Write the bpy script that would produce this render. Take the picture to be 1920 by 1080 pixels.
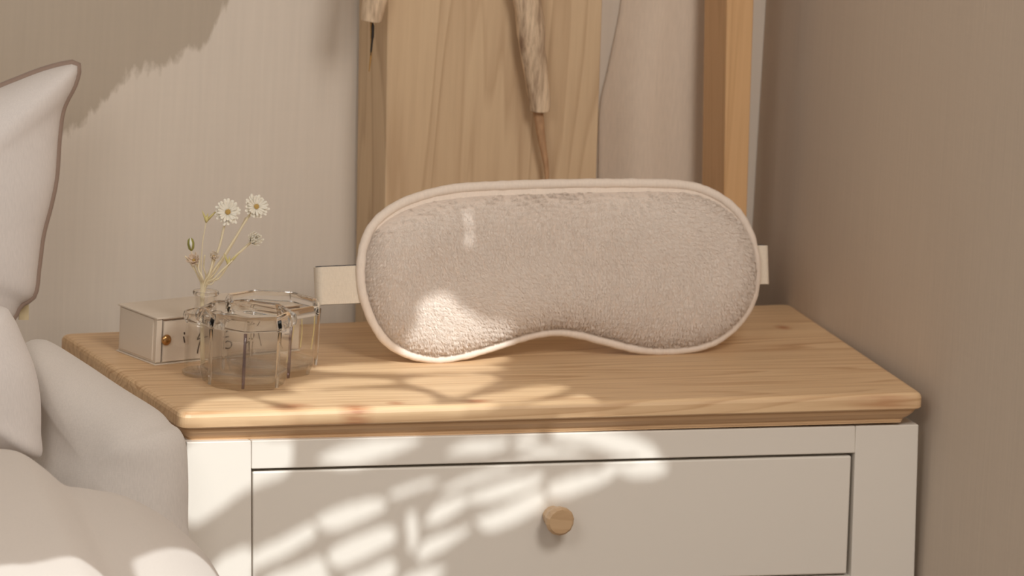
import bpy, bmesh, math, random
import numpy as np
from mathutils import Vector, Matrix, noise
random.seed(7); rng = np.random.default_rng(7)
S = bpy.context.scene
C = S.collection
for o in list(bpy.data.objects): bpy.data.objects.remove(o)

# ---------------------------------------------------------------- camera, world, sun, lights, exposure
Z0 = 0.60                                   # height of the nightstand top above the floor
YAW, PITCH, ROLL, FPX = .3607, .2119, .0538, 16000.0
CAM = Vector((-1.4219, -4.2709, 1.0468 + Z0))
fw = Vector((math.sin(YAW)*math.cos(PITCH), math.cos(YAW)*math.cos(PITCH), -math.sin(PITCH)))
rt = Vector((math.cos(YAW), -math.sin(YAW), 0)); up = rt.cross(fw)
rt, up = rt*math.cos(ROLL) + up*math.sin(ROLL), -rt*math.sin(ROLL) + up*math.cos(ROLL)
cd = bpy.data.cameras.new('camera'); cam = bpy.data.objects.new('camera', cd); C.objects.link(cam)
cam.matrix_world = Matrix(((rt.x, up.x, -fw.x, CAM.x), (rt.y, up.y, -fw.y, CAM.y), (rt.z, up.z, -fw.z, CAM.z), (0, 0, 0, 1)))
cd.sensor_width = 36; cd.lens = FPX*36/1920; cd.clip_start = .1; cd.clip_end = 50
cd.dof.use_dof = True; cd.dof.focus_distance = 4.58; cd.dof.aperture_fstop = 20.0
S.camera = cam

w = bpy.data.worlds.new('world'); S.world = w; w.use_nodes = True
w.node_tree.nodes['Background'].inputs[0].default_value = (1.0, .94, .88, 1)
w.node_tree.nodes['Background'].inputs[1].default_value = .33

SUNDIR = Vector((.0, -.73, .68)).normalized()      # towards the sun
sl = bpy.data.lights.new('sun', 'SUN'); sl.energy = 3.3; sl.angle = math.radians(.18); sl.color = (.91, .97, 1)
so = bpy.data.objects.new('sun', sl); C.objects.link(so)
so.rotation_euler = SUNDIR.to_track_quat('Z', 'Y').to_euler()

def area(name, loc, target, size, power, col):
    l = bpy.data.lights.new(name, 'AREA'); l.shape = 'RECTANGLE'; l.size, l.size_y = size; l.energy = power; l.color = col
    o = bpy.data.objects.new(name, l); C.objects.link(o); o.location = loc
    o.rotation_euler = (Vector(loc) - Vector(target)).to_track_quat('Z', 'Y').to_euler()
area('soft_key', (.22, -1.25, 1.62), (.1, .1, .65), (.4, .4), 9, (1, .965, .93))  # added soft key lamp, high on the right; no window there
area('soft_key_left', (-.85, -1.35, 1.55), (.1, .1, .65), (.5, .5), 5, (1, .965, .93))  # added left lamp: lifts the right wall, gives the post a shadow
S.cycles.transparent_max_bounces = 48
S.view_settings.view_transform = 'Standard'; S.view_settings.look = 'None'
S.view_settings.exposure = 0.0; S.view_settings.gamma = 1; S.view_settings.use_curve_mapping = False

# ---------------------------------------------------------------- helpers
def at(px, py, p=(0, 0, Z0), n=(0, 0, 1)):
    """point of a world plane (point p, normal n) seen at a photograph pixel"""
    d = fw + rt*((px-960)/FPX) + up*((540-py)/FPX)
    p, n = Vector(p), Vector(n)
    return CAM + d*((p-CAM).dot(n)/d.dot(n))
def aty(px, py, y): return at(px, py, (0, y, 0), (0, 1, 0))

def srgb(r, g, b):
    f = lambda c: (c/255/12.92) if c/255 <= .04045 else ((c/255+.055)/1.055)**2.4
    return (f(r), f(g), f(b), 1)

def mat(name, col, rough=.6, **k):
    m = bpy.data.materials.new(name); m.use_nodes = True
    b = m.node_tree.nodes['Principled BSDF']
    b.inputs['Base Color'].default_value = col; b.inputs['Roughness'].default_value = rough
    for a, v in k.items(): b.inputs[a.replace('_', ' ')].default_value = v
    return m
def nd(m, t, **k):
    n = m.node_tree.nodes.new(t)
    for a, v in k.items(): setattr(n, a, v)
    return n
def lk(m, a, b): m.node_tree.links.new(a, b)
def ramp(m, fac, stops):
    r = nd(m, 'ShaderNodeValToRGB'); e = r.color_ramp.elements
    while len(e) < len(stops): e.new(.5)
    for i, (p, c) in enumerate(stops): e[i].position = p; e[i].color = c
    lk(m, fac, r.inputs[0]); return r
def coords(m, scale, loc=(0, 0, 0), rot=(0, 0, 0)):
    t = nd(m, 'ShaderNodeTexCoord'); mp = nd(m, 'ShaderNodeMapping')
    mp.inputs['Scale'].default_value = scale; mp.inputs['Location'].default_value = loc; mp.inputs['Rotation'].default_value = rot
    lk(m, t.outputs['Object'], mp.inputs[0]); return mp.outputs[0]
def tex_noise(m, vec, scale, detail=4, dist=0, rough=.5):
    n = nd(m, 'ShaderNodeTexNoise'); n.inputs['Scale'].default_value = scale; n.inputs['Detail'].default_value = detail
    n.inputs['Distortion'].default_value = dist; n.inputs['Roughness'].default_value = rough
    lk(m, vec, n.inputs['Vector']); return n.outputs['Fac']
def bump(m, fac, strength, dist):
    b = nd(m, 'ShaderNodeBump'); b.inputs['Strength'].default_value = strength; b.inputs['Distance'].default_value = dist
    lk(m, fac, b.inputs['Height']); p = m.node_tree.nodes['Principled BSDF']; lk(m, b.outputs[0], p.inputs['Normal']); return b
def math_(m, op, a, b=None, c=None):
    n = nd(m, 'ShaderNodeMath', operation=op)
    for i, v in enumerate((a, b, c)):
        if v is None: continue
        if isinstance(v, (int, float)): n.inputs[i].default_value = v
        else: lk(m, v, n.inputs[i])
    return n.outputs[0]
def mixc(m, fac, a, b, mode='MIX'):
    n = nd(m, 'ShaderNodeMix', data_type='RGBA', blend_type=mode)
    for i, v in ((0, fac), (6, a), (7, b)):
        if isinstance(v, (int, float, tuple)): n.inputs[i].default_value = v
        else: lk(m, v, n.inputs[i])
    return n.outputs[2]

def wood(name, light, dark, stretch, rings=9, fine=1.0, rough=.45, knots=False, seed=0.0, contrast=1.0):
    """pine: contour-line rings from a stretched noise, plus fine fibres"""
    m = mat(name, light, rough); p = m.node_tree.nodes['Principled BSDF']
    v = coords(m, stretch, (seed, seed*.7, seed*.3))
    n1 = tex_noise(m, v, 1.0, 2, .25, .35)
    r = math_(m, 'FRACT', math_(m, 'MULTIPLY', n1, rings))
    ring = ramp(m, r, [(0, (0, 0, 0, 1)), (.62, (.35, .35, .35, 1)), (.86, (1, 1, 1, 1)), (1, (0, 0, 0, 1))]).outputs[0]
    v2 = coords(m, tuple(s*9 for s in stretch), (seed, 0, 0))
    n2 = tex_noise(m, v2, 1.0, 5, 0, .6)
    v3 = coords(m, tuple(s*.8 for s in stretch), (seed+3, 2, 0))
    n3 = tex_noise(m, v3, 1.2, 2)
    f = math_(m, 'MULTIPLY', math_(m, 'MULTIPLY', ring, math_(m, 'MULTIPLY', n3, 1.1)), .75*contrast)
    f = math_(m, 'ADD', f, math_(m, 'MULTIPLY', math_(m, 'SUBTRACT', n2, .45), .75*fine))
    col = mixc(m, math_(m, 'MAXIMUM', math_(m, 'MINIMUM', f, 1.0), 0.0), light, dark)
    lk(m, col, p.inputs['Base Color']); bump(m, n2, .12, .0004)
    return m

def fabric(name, col, rough=.85, weave=1400, strength=.25, crease=True):
    m = mat(name, col, rough); p = m.node_tree.nodes['Principled BSDF']
    p.inputs['Sheen Weight'].default_value = .15
    a = tex_noise(m, coords(m, (weave, weave, weave*.12)), 1, 2)
    b = tex_noise(m, coords(m, (weave*.12, weave*.12, weave)), 1, 2)
    f = math_(m, 'ADD', a, b)
    if crease:
        c = tex_noise(m, coords(m, (9, 9, 14)), 1, 3, .6)
        f = math_(m, 'ADD', math_(m, 'MULTIPLY', f, .10), math_(m, 'MULTIPLY', c, 2.0))
    bump(m, f, strength, .002 if crease else .0004)
    lk(m, ramp(m, a, [(.3, tuple(x*.93 for x in col[:3])+(1,)), (.7, col)]).outputs[0], p.inputs['Base Color'])
    return m

def thin_glass(name, tint=(.992, .988, .98, 1), gloss=.05, rough=.04):
    m = bpy.data.materials.new(name); m.use_nodes = True; t = m.node_tree; t.nodes.clear()
    o = t.nodes.new('ShaderNodeOutputMaterial'); mx = t.nodes.new('ShaderNodeMixShader')
    tr = t.nodes.new('ShaderNodeBsdfTransparent'); gl = t.nodes.new('ShaderNodeBsdfGlossy'); lw = t.nodes.new('ShaderNodeLayerWeight')
    ml = t.nodes.new('ShaderNodeMath'); ml.operation = 'MULTIPLY_ADD'; pw = t.nodes.new('ShaderNodeMath'); pw.operation = 'POWER'; pw.inputs[1].default_value = 2.5
    tr.inputs[0].default_value = tint; gl.inputs['Roughness'].default_value = rough; lw.inputs[0].default_value = .35
    t.links.new(lw.outputs['Facing'], pw.inputs[0]); t.links.new(pw.outputs[0], ml.inputs[0]); ml.inputs[1].default_value = .45; ml.inputs[2].default_value = gloss
    t.links.new(ml.outputs[0], mx.inputs[0]); t.links.new(tr.outputs[0], mx.inputs[1]); t.links.new(gl.outputs[0], mx.inputs[2])
    t.links.new(mx.outputs[0], o.inputs[0]); return m

def link(name, me, m=None, parent=None, smooth=False):
    o = bpy.data.objects.new(name, me); C.objects.link(o)
    if m: me.materials.append(m)
    if parent: o.parent = parent
    if smooth: me.polygons.foreach_set('use_smooth', [True]*len(me.polygons))
    return o
def obj(name, bm, m=None, parent=None, smooth=False, bevel=0, seg=2):
    bmesh.ops.recalc_face_normals(bm, faces=bm.faces)
    me = bpy.data.meshes.new(name); bm.to_mesh(me); bm.free()
    o = link(name, me, m, parent, smooth)
    if bevel:
        b = o.modifiers.new('bevel', 'BEVEL'); b.width = bevel; b.segments = seg; b.limit_method = 'ANGLE'; b.angle_limit = .6
        me.polygons.foreach_set('use_smooth', [True]*len(me.polygons)); b.harden_normals = True
    return o
def tag(o, label, cat, group=None):
    o['label'] = label; o['category'] = cat
    if group: o['group'] = group
    return o
def thing(name, label, cat, loc=(0, 0, 0), group=None):
    o = bpy.data.objects.new(name, None); C.objects.link(o); o.location = loc; o.empty_display_size = .02
    return tag(o, label, cat, group)
def struct(o): o['kind'] = 'structure'; return o
def keep(t):                                     # children modelled in world coordinates stay where they are
    bpy.context.view_layer.update()
    for c in t.children: c.matrix_parent_inverse = t.matrix_world.inverted()
    for c in t.children:
        for g in c.children: g.matrix_parent_inverse = Matrix.Identity(4)

def box(bm, x0, x1, y0, y1, z0, z1):
    v = [bm.verts.new(p) for p in ((x0,y0,z0),(x1,y0,z0),(x1,y1,z0),(x0,y1,z0),(x0,y0,z1),(x1,y0,z1),(x1,y1,z1),(x0,y1,z1))]
    for f in ((0,1,2,3),(4,5,6,7),(0,1,5,4),(1,2,6,5),(2,3,7,6),(3,0,4,7)): bm.faces.new([v[i] for i in f])
    return v
def hexa(bm, a, d):
    """polygon a (list of Vectors) swept along vector d"""
    n = len(a); v = [bm.verts.new(p) for p in a]; u = [bm.verts.new(Vector(p)+Vector(d)) for p in a]
    bm.faces.new(v); bm.faces.new(u[::-1])
    for i in range(n): bm.faces.new((v[i], v[(i+1) % n], u[(i+1) % n], u[i]))
def tube(bm, pts, rad, n=8, flat=None, closed=False, cap=True):
    pts = [Vector(p) for p in pts]; R = rad if isinstance(rad, (list, tuple)) else [rad]*len(pts)
    rings = []; N = len(pts); prev = None
    for i, p in enumerate(pts):
        a = pts[(i-1) % N] if (closed or i) else p; b = pts[(i+1) % N] if (closed or i < N-1) else p
        t = (b-a).normalized()
        ref = prev if prev is not None else (Vector((0, 0, 1)) if abs(t.z) < .9 else Vector((1, 0, 0)))
        s = (ref - t*ref.dot(t)).normalized(); prev = s; q = t.cross(s)
        rings.append([bm.verts.new(p + (s*math.cos(2*math.pi*k/n) + q*math.sin(2*math.pi*k/n)*(flat or 1))*R[i]) for k in range(n)])
    M = N if closed else N-1
    for i in range(M):
        A, B = rings[i], rings[(i+1) % N]
        for k in range(n): bm.faces.new((A[k], A[(k+1) % n], B[(k+1) % n], B[k]))
    if cap and not closed: bm.faces.new(rings[0][::-1]); bm.faces.new(rings[-1])
def spline(pts, per=8, closed=False):
    pts = [Vector(p) for p in pts]; N = len(pts); out = []
    for i in range(N if closed else N-1):
        if closed: p0, p1, p2, p3 = (pts[(i+k) % N] for k in (-1, 0, 1, 2))
        else: p0, p1, p2, p3 = pts[max(i-1, 0)], pts[i], pts[i+1], pts[min(i+2, N-1)]
        for k in range(per):
            t = k/per
            out.append(.5*((2*p1) + (p2-p0)*t + (2*p0-5*p1+4*p2-p3)*t*t + (3*p1-p0-3*p2+p3)*t*t*t))
    if not closed: out.append(pts[-1])
    return out
def lathe(bm, prof, n=32, c=(0, 0, 0), rot=0.0, closed=False):
    rings = [[bm.verts.new((c[0]+r*math.cos(rot+2*math.pi*k/n), c[1]+r*math.sin(rot+2*math.pi*k/n), c[2]+z)) for k in range(n)] for r, z in prof]
    M = len(rings)
    for i in range(M if closed else M-1):
        A, B = rings[i], rings[(i+1) % M]
        for k in range(n): bm.faces.new((A[k], A[(k+1) % n], B[(k+1) % n], B[k]))
    if not closed:
        for r in (rings[0], rings[-1]): bm.faces.new(r)

def inflate(outline, O, U, V, N, tf, tb, K=22, spine=None, nexp=2.6, amp=0.0, freq=20, power=.5, bulge=None):
    """closed cushion over a 2-D outline (u,v) in the plane O+uU+vV, thickness tf along N and tb behind"""
    bm = bmesh.new(); n = len(outline)
    cu = sum(p[0] for p in outline)/n; cv = sum(p[1] for p in outline)/n
    mid = [spine(p) if spine else (cu, cv) for p in outline]
    def layer(T, sgn):
        rings = []
        for j in range(K+1):
            s = math.sin(j/K*math.pi/2)**1.0; h = T*max(0, 1-s**nexp)**power
            ring = []
            for (pu, pv), (mu, mv) in zip(outline, mid):
                u, v = mu+(pu-mu)*s, mv+(pv-mv)*s
                hh = h*(bulge(u, v) if bulge else 1)
                P = O+U*u+V*v
                if amp: hh += amp*noise.fractal(P*freq, 1.0, 2.0, 3)*(1-s**6)
                ring.append(P+N*sgn*hh)
            rings.append(ring)
        return rings
    F, B = layer(tf, 1), layer(tb, -1)
    edge = [bm.verts.new(p) for p in F[-1]]
    for L in (F, B):
        vs = [[bm.verts.new(p) for p in r] for r in L[:-1]] + [edge]
        for a in range(K):
            for k in range(n): bm.faces.new((vs[a][k], vs[a][(k+1) % n], vs[a+1][(k+1) % n], vs[a+1][k]))
    bmesh.ops.remove_doubles(bm, verts=bm.verts, dist=.0002)
    return bm

# ---------------------------------------------------------------- materials
CREAM = mat('cream_lacquer', srgb(226, 218, 206), .38)
bump(CREAM, tex_noise(CREAM, coords(CREAM, (60, 60, 60)), 1, 3), .05, .001)
PINE_TOP = wood('pine_top', srgb(226, 192, 150), srgb(176, 128, 84), (1.6, 34, 34), rings=14, fine=1.25, rough=.42, seed=1.3, contrast=1.15)
PINE_EDGE = wood('pine_moulding', srgb(214, 176, 134), srgb(172, 126, 84), (2, 10, 60), rings=5, fine=.6, rough=.5, seed=4.1, contrast=.5)
PINE_BOARD = wood('pine_board', srgb(212, 184, 148), srgb(160, 124, 90), (30, 30, 1.5), rings=11, fine=.7, rough=.6, seed=2.2, contrast=.9)
PINE_POST = wood('pine_post', srgb(214, 172, 124), srgb(170, 122, 76), (60, 60, 1.2), rings=7, fine=.6, rough=.5, seed=6.5, contrast=.6)
DRIFT = wood('weathered_driftwood', srgb(226, 200, 168), srgb(104, 70, 46), (60, 60, 8), rings=4, fine=2.0, rough=.8, seed=9.0, contrast=1.0)
BED_WHITE = fabric('white_linen', srgb(224, 216, 210))
QUILT = fabric('pale_grey_quilt', srgb(204, 194, 184))
BOLST = fabric('pale_grey_cushion', srgb(210, 201, 192))
GREY_PIPE = fabric('taupe_piping', srgb(150, 128, 114), weave=900, crease=False)
PLUSH = fabric('beige_plush', srgb(232, 214, 198), rough=.95, weave=700, strength=.5, crease=False)
PLUSH.node_tree.nodes['Principled BSDF'].inputs['Sheen Weight'].default_value = .35
TRIM = fabric('cream_velvet_trim', srgb(236, 220, 204), rough=.95, weave=900, crease=False)
STRAP = fabric('cream_elastic', srgb(226, 212, 192), rough=.8, weave=1600, strength=.5, crease=False)
NAVY = mat('dark_navy_lining', srgb(34, 32, 44), .8)
GOLD = mat('polished_brass', srgb(188, 146, 96), .22, Metallic=1.0)
CARD = mat('cream_card', srgb(222, 208, 190), .6)
INK = mat('dark_brown_ink', srgb(70, 52, 40), .6)
SEAM = mat('brown_card_edge', srgb(120, 92, 68), .7)
GLASS = thin_glass('thin_clear_glass')
THICK = thin_glass('thick_clear_glass', (.965, .955, .935, 1), .16, .08)
RIMG = mat('clear_rim_glass', (1, .995, .98, 1), .0, Transmission_Weight=1.0, IOR=1.22)
LILAC = thin_glass('lilac_tinted_glass', (.62, .56, .62, 1), .1)
YELLOW = mat('pale_yellow_edge', srgb(226, 208, 140), .4)
PETAL = mat('ivory_petal', srgb(246, 238, 220), .7, Subsurface_Weight=.15)
STEM = mat('dried_straw_stem', srgb(232, 218, 184), .7)
GREEN = mat('olive_green_bud', srgb(150, 146, 74), .7)
CENTRE = mat('mustard_flower_centre', srgb(186, 152, 84), .8)
DARKCORD = mat('dark_cord', srgb(40, 32, 26), .7)
OCHRE = mat('ochre_twig', srgb(170, 128, 70), .7)
FLOORM = wood('walnut_floor', srgb(104, 78, 58), srgb(74, 52, 38), (1.2, 14, 14), rings=6, fine=.6, rough=.5, seed=3.0)

def wall_mat(name, light, dark=None):
    m = mat(name, light, .9); p = m.node_tree.nodes['Principled BSDF']
    a = tex_noise(m, coords(m, (420, 420, 14)), 1, 3); b = tex_noise(m, coords(m, (30, 30, 500)), 1, 2)
    wv = math_(m, 'ADD', a, math_(m, 'MULTIPLY', b, .25)); bump(m, wv, .22, .0006)
    big = tex_noise(m, coords(m, (5, 5, 3)), 1, 3)
    col = light
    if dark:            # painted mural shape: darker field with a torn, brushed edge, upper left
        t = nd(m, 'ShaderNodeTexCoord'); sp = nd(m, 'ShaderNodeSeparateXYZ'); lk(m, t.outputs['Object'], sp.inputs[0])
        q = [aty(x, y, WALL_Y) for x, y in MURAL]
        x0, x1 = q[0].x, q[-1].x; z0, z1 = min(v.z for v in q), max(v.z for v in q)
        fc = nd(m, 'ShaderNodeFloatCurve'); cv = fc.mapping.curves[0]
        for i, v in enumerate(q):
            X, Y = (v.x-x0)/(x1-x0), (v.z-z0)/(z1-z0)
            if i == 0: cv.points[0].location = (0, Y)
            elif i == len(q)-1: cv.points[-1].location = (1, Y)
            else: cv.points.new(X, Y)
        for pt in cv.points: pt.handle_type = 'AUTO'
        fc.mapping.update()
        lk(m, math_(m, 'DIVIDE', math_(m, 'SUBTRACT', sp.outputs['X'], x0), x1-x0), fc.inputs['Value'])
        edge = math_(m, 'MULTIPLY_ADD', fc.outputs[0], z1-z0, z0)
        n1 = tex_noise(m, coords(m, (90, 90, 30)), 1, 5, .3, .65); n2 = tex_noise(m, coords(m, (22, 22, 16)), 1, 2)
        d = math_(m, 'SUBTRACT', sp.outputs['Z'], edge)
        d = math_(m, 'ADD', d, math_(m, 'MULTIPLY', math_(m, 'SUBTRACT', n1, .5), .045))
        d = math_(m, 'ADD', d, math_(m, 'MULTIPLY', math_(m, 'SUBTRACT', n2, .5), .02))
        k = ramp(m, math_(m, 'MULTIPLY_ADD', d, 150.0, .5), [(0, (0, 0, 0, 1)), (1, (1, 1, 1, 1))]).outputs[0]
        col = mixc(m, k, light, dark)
    sh = math_(m, 'MULTIPLY_ADD', math_(m, 'ADD', wv, big), .10, .86)
    hs = nd(m, 'ShaderNodeHueSaturation'); lk(m, sh, hs.inputs['Value'])
    if isinstance(col, tuple): hs.inputs['Color'].default_value = col
    else: lk(m, col, hs.inputs['Color'])
    lk(m, hs.outputs[0], p.inputs['Base Color']); return m
WALL_Y = .285; WALL_X = .4455
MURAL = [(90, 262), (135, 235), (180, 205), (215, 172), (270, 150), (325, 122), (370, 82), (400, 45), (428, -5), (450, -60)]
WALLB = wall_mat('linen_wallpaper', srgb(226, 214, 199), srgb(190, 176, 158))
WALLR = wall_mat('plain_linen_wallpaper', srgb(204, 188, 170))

# ---------------------------------------------------------------- setting
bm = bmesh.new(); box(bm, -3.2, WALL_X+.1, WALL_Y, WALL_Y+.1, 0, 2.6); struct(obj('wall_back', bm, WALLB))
bm = bmesh.new(); box(bm, WALL_X, WALL_X+.1, -2.2, WALL_Y-.0005, 0, 2.6); struct(obj('wall_right', bm, WALLR))
bm = bmesh.new(); box(bm, -3.2, WALL_X+.1, -5.2, WALL_Y+.1, -.05, 0); struct(obj('floor', bm, FLOORM))

# added out-of-view gobo, a sheet pierced to shape the sun patches
SCR_Y = -1.7
def on_table(x, y): return at(x, y)
def on_front(x, y): return aty(x, y, .003)
def on_mask(x, y): return at(x, y, MASK_O - MASK_N*0 + MASK_N*.016, MASK_N)
# mask plane
A0 = at(820, 679); B0 = at(1240, 664)
MU = (B0-A0).normalized(); lean = math.radians(13)
back = Vector((-MU.y, MU.x, 0))
MASK_V = (Vector((0, 0, 1))*math.cos(lean) + back*math.sin(lean)).normalized()
MASK_N = MU.cross(MASK_V).normalized()
MASK_O = A0.copy()
OPEN_FRONT = [
 [(353,826),(535,820),(548,845),(540,885),(468,917),(353,982)],
 [(598,864),(680,870),(795,822),(700,820),(625,842)],
 [(838,850),(860,833),(900,822),(945,821),(952,835),(900,851)],
 [(1040,800),(1130,800),(1205,822),(1243,855),(1180,857),(1105,835),(1050,826)],
 [(965,852),(1000,838),(1060,838),(1120,852),(1060,856)],
 [(960,828),(990,812),(1020,815),(990,835)],
 [(1125,868),(1245,862),(1252,880),(1212,893),(1170,886)],
 [(1030,908),(1055,893),(1120,878),(1155,888),(1105,915),(1045,932)],
 [(731,922),(760,908),(800,896),(832,898),(790,915),(745,930)],
 [(594,969),(640,945),(700,930),(727,936),(715,957),(640,990),(610,988)],
 [(831,913),(870,893),(946,870),(1000,866),(940,887),(880,907),(840,921)],
 [(797,980),(826,940),(878,925),(875,945),(830,975)],
 [(875,930),(930,903),(1010,884),(1022,897),(965,928),(890,941)],
 [(895,970),(950,945),(1010,915),(1028,932),(1000,962),(925,992)],
 [(785,1042),(800,1010),(860,988),(888,985),(860,1010),(800,1045)],
 [(767,960),(781,958),(786,1005),(772,1035)],
 [(476,1032),(540,1000),(580,978),(597,988),(590,1006),(530,1042),(478,1062)],
 [(618,1034),(650,1010),(720,983),(742,988),(738,1016),(640,1062)],
 [(495,1084),(560,1055),(605,1040),(615,1060),(612,1110),(500,1130)],
 [(645,1085),(690,1062),(738,1043),(742,1080),(680,1115)],
 [(400,1058),(472,1026),(470,1120),(412,1120)],
 [(760,1080),(820,1056),(835,1070),(770,1120)]]
OPEN_TOP = [
 [(345,785),(365,756),(420,745),(470,748),(530,768),(545,788),(545,806),(356,812)],
 [(485,745),(640,731),(760,731),(812,745),(800,760),(700,768),(640,775),(575,772),(530,757)],
 [(565,778),(700,774),(850,763),(905,766),(880,788),(700,800),(565,806)],
 [(575,690),(700,681),(840,680),(945,689),(900,699),(760,701),(640,699)],
 [(545,726),(620,710),(720,711),(738,720),(640,728),(560,736)],
 [(758,716),(800,705),(900,702),(935,710),(900,729),(852,746),(810,731)],
 [(880,747),(940,735),(1010,723),(1066,727),(1000,751),(920,757)],
 [(985,782),(1050,747),(1092,740),(1122,766),(1118,778)]]
OPEN_TOP = [[(x, min(y, 773-.0266*(x-340))) for x, y in p] for p in OPEN_TOP]
OPEN_FRONT += [[(347,769),(545,765),(548,800),(353,804)], [(562,766),(905,756),(880,783),(562,795)]]
OPEN_MASK = [
 [(785,575),(830,556),(860,580),(905,603),(962,612),(975,640),(935,672),(860,680),(780,665),(758,640),(782,608)],
 [(876,396),(882,398),(881,430),(875,430)], [(876,442),(884,444),(882,466),(874,468)]]
OPEN_BED = [[(-.235,-.425,.626),(-.206,-.405,.626),(-.176,-.386,.622),(-.158,-.40,.609),(-.165,-.50,.60),(-.24,-.51,.60)],
            [(-.134,-.345,.6046),(-.106,-.299,.602),(-.069,-.249,.586),(-.062,-.270,.580),(-.085,-.37,.57),(-.13,-.44,.59)]]
OPENINGS = []
def to_gobo(P):
    k = (SCR_Y-P.y)/SUNDIR.y; Q = P+SUNDIR*k; return (Q.x, Q.z)
for polys, f in ((OPEN_FRONT, on_front), (OPEN_TOP, on_table), (OPEN_MASK, on_mask), (OPEN_BED, lambda x, y, z: Vector((x, y, z)))):
    for pl in polys:
        c = [to_gobo(f(*q)) for q in pl]
        OPENINGS.append([(p.x, p.y) for p in spline([(a, b, 0) for a, b in c], 5, True)])
def gobo_mesh():
    allp = np.array([p for o in OPENINGS for p in o])
    x0, z0 = allp.min(0)-(.01, .30); x1, z1 = allp.max(0)+.01; st = .0016
    nx, nz = int((x1-x0)/st), int((z1-z0)/st)
    gx = x0+(np.arange(nx)+.5)*st; gz = z0+(np.arange(nz)+.5)*st; X, Z = np.meshgrid(gx, gz)
    solid = np.ones_like(X, bool)
    for o in OPENINGS:
        ins = np.zeros_like(X, bool); n = len(o)
        for i in range(n):
            (ax, az), (bx, bz) = o[i], o[(i+1) % n]
            c = (az > Z) != (bz > Z)
            with np.errstate(divide='ignore', invalid='ignore'): c &= X < (bx-ax)*(Z-az)/((bz-az) if bz != az else 1e-12)+ax
            ins ^= c
        solid &= ~ins
    bm = bmesh.new(); V = {}
    def v(i, j):
        if (i, j) not in V: V[(i, j)] = bm.verts.new((x0+i*st, SCR_Y, z0+j*st))
        return V[(i, j)]
    for j in range(nz):                       # merge runs of solid cells in a row
        i = 0
        while i < nx:
            if solid[j, i]:
                e = i
                while e < nx and solid[j, e]: e += 1
                bm.faces.new((v(i, j), v(e, j), v(e, j+1), v(i, j+1))); i = e
            else: i += 1
    x1 = x0+nx*st; z1 = z0+nz*st
    L, Rr, T = x0-.75, x1+.75, z1+.95
    def q(a, b, c, d): bm.faces.new([bm.verts.new((p[0], SCR_Y, p[1])) for p in ((a, c), (b, c), (b, d), (a, d))])
    q(L, x0, z0, T); q(x1, Rr, z0, T); q(x0, x1, z1, T)
    r = bmesh.ops.extrude_face_region(bm, geom=bm.faces[:])
    for g in r['geom']:
        if isinstance(g, bmesh.types.BMVert): g.co.y += .0012
    return bm
scr = struct(obj('sun_gobo', gobo_mesh(), mat('white_gobo', srgb(225, 215, 200), .8)))

# ---------------------------------------------------------------- nightstand
# small reddish knots in the pine
def knots(m, spots):
    p = m.node_tree.nodes['Principled BSDF']; src = p.inputs['Base Color'].links[0].from_socket
    t = nd(m, 'ShaderNodeTexCoord'); k = None
    for q, rx, ry in spots:
        mp = nd(m, 'ShaderNodeMapping'); mp.vector_type = 'TEXTURE'; mp.inputs['Location'].default_value = q; mp.inputs['Scale'].default_value = (rx, ry, .02)
        lk(m, t.outputs['Object'], mp.inputs[0]); ln = nd(m, 'ShaderNodeVectorMath', operation='LENGTH'); lk(m, mp.outputs[0], ln.inputs[0])
        v = math_(m, 'MAXIMUM', math_(m, 'SUBTRACT', 1.0, ln.outputs['Value']), 0.0); k = v if k is None else math_(m, 'ADD', k, v)
    n = tex_noise(m, coords(m, (60, 500, 500)), 1, 2); k = math_(m, 'MINIMUM', math_(m, 'MULTIPLY', math_(m, 'MULTIPLY', k, n), 1.5), .7)
    lk(m, mixc(m, k, src, srgb(168, 96, 56)), p.inputs['Base Color'])
knots(PINE_TOP, [(at(x, y), rx, ry) for x, y, rx, ry in ((545, 762, .016, .010), (668, 764, .012, .012), (742, 756, .007, .005), (892, 752, .012, .006), (1235, 660, .018, .010), (1468, 614, .006, .008), (1655, 742, .03, .006))])
# tabletop: corners of the pine slab
TC = [at(340, 774), at(1733, 737), at(1481, 568), at(112, 624)]
TC = [Vector((p.x, p.y, Z0)) for p in TC]
top = thing('nightstand', 'cream nightstand with a pale pine top and one round knob, beside the bed', 'nightstand', (.22, .1, 0))
def rounded(corners, r, n=6):
    out = []
    for i in range(4):
        p, a, b = corners[i], corners[i-1], corners[(i+1) % 4]
        u, v = (a-p).normalized(), (b-p).normalized()
        for k in range(n+1):
            t = k/n; A, B = p+u*r, p+v*r
            out.append((1-t)**2*A+2*t*(1-t)*p+t*t*B)
    return out
def inset(corners, d):
    c = sum(corners, Vector())/4; out = []
    for i in range(4):
        p, a, b = corners[i], corners[i-1], corners[(i+1) % 4]
        u, v = (a-p).normalized(), (b-p).normalized(); out.append(p+(u+v)*d)
    return out
def slab(bm, prof):
    """prof: (inset, dz) from the top down"""
    rings = [[bm.verts.new(p+Vector((0, 0, dz))) for p in rounded(inset(TC, i), max(.0055-i*.3, .001))] for i, dz in prof]
    n = len(rings[0])
    for A, B in zip(rings, rings[1:]):
        for k in range(n): bm.faces.new((A[k], A[(k+1) % n], B[(k+1) % n], B[k]))
    bm.faces.new(rings[0]); bm.faces.new(rings[-1])
bm = bmesh.new(); slab(bm, [(.0035, 0), (.0018, -.0004), (.0006, -.0014), (0, -.003), (0, -.0085), (.0006, -.0092)])
tt = obj('tabletop', bm, PINE_TOP, top, smooth=False)
bm = bmesh.new(); slab(bm, [(.0022, -.0092), (.0026, -.0105), (.0038, -.0125), (.0062, -.0150), (.0080, -.0162), (.0082, -.0175), (.0086, -.0180), (.0086, -.0186)])
obj('moulding', bm, PINE_EDGE, top)
YF = .0045
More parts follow.
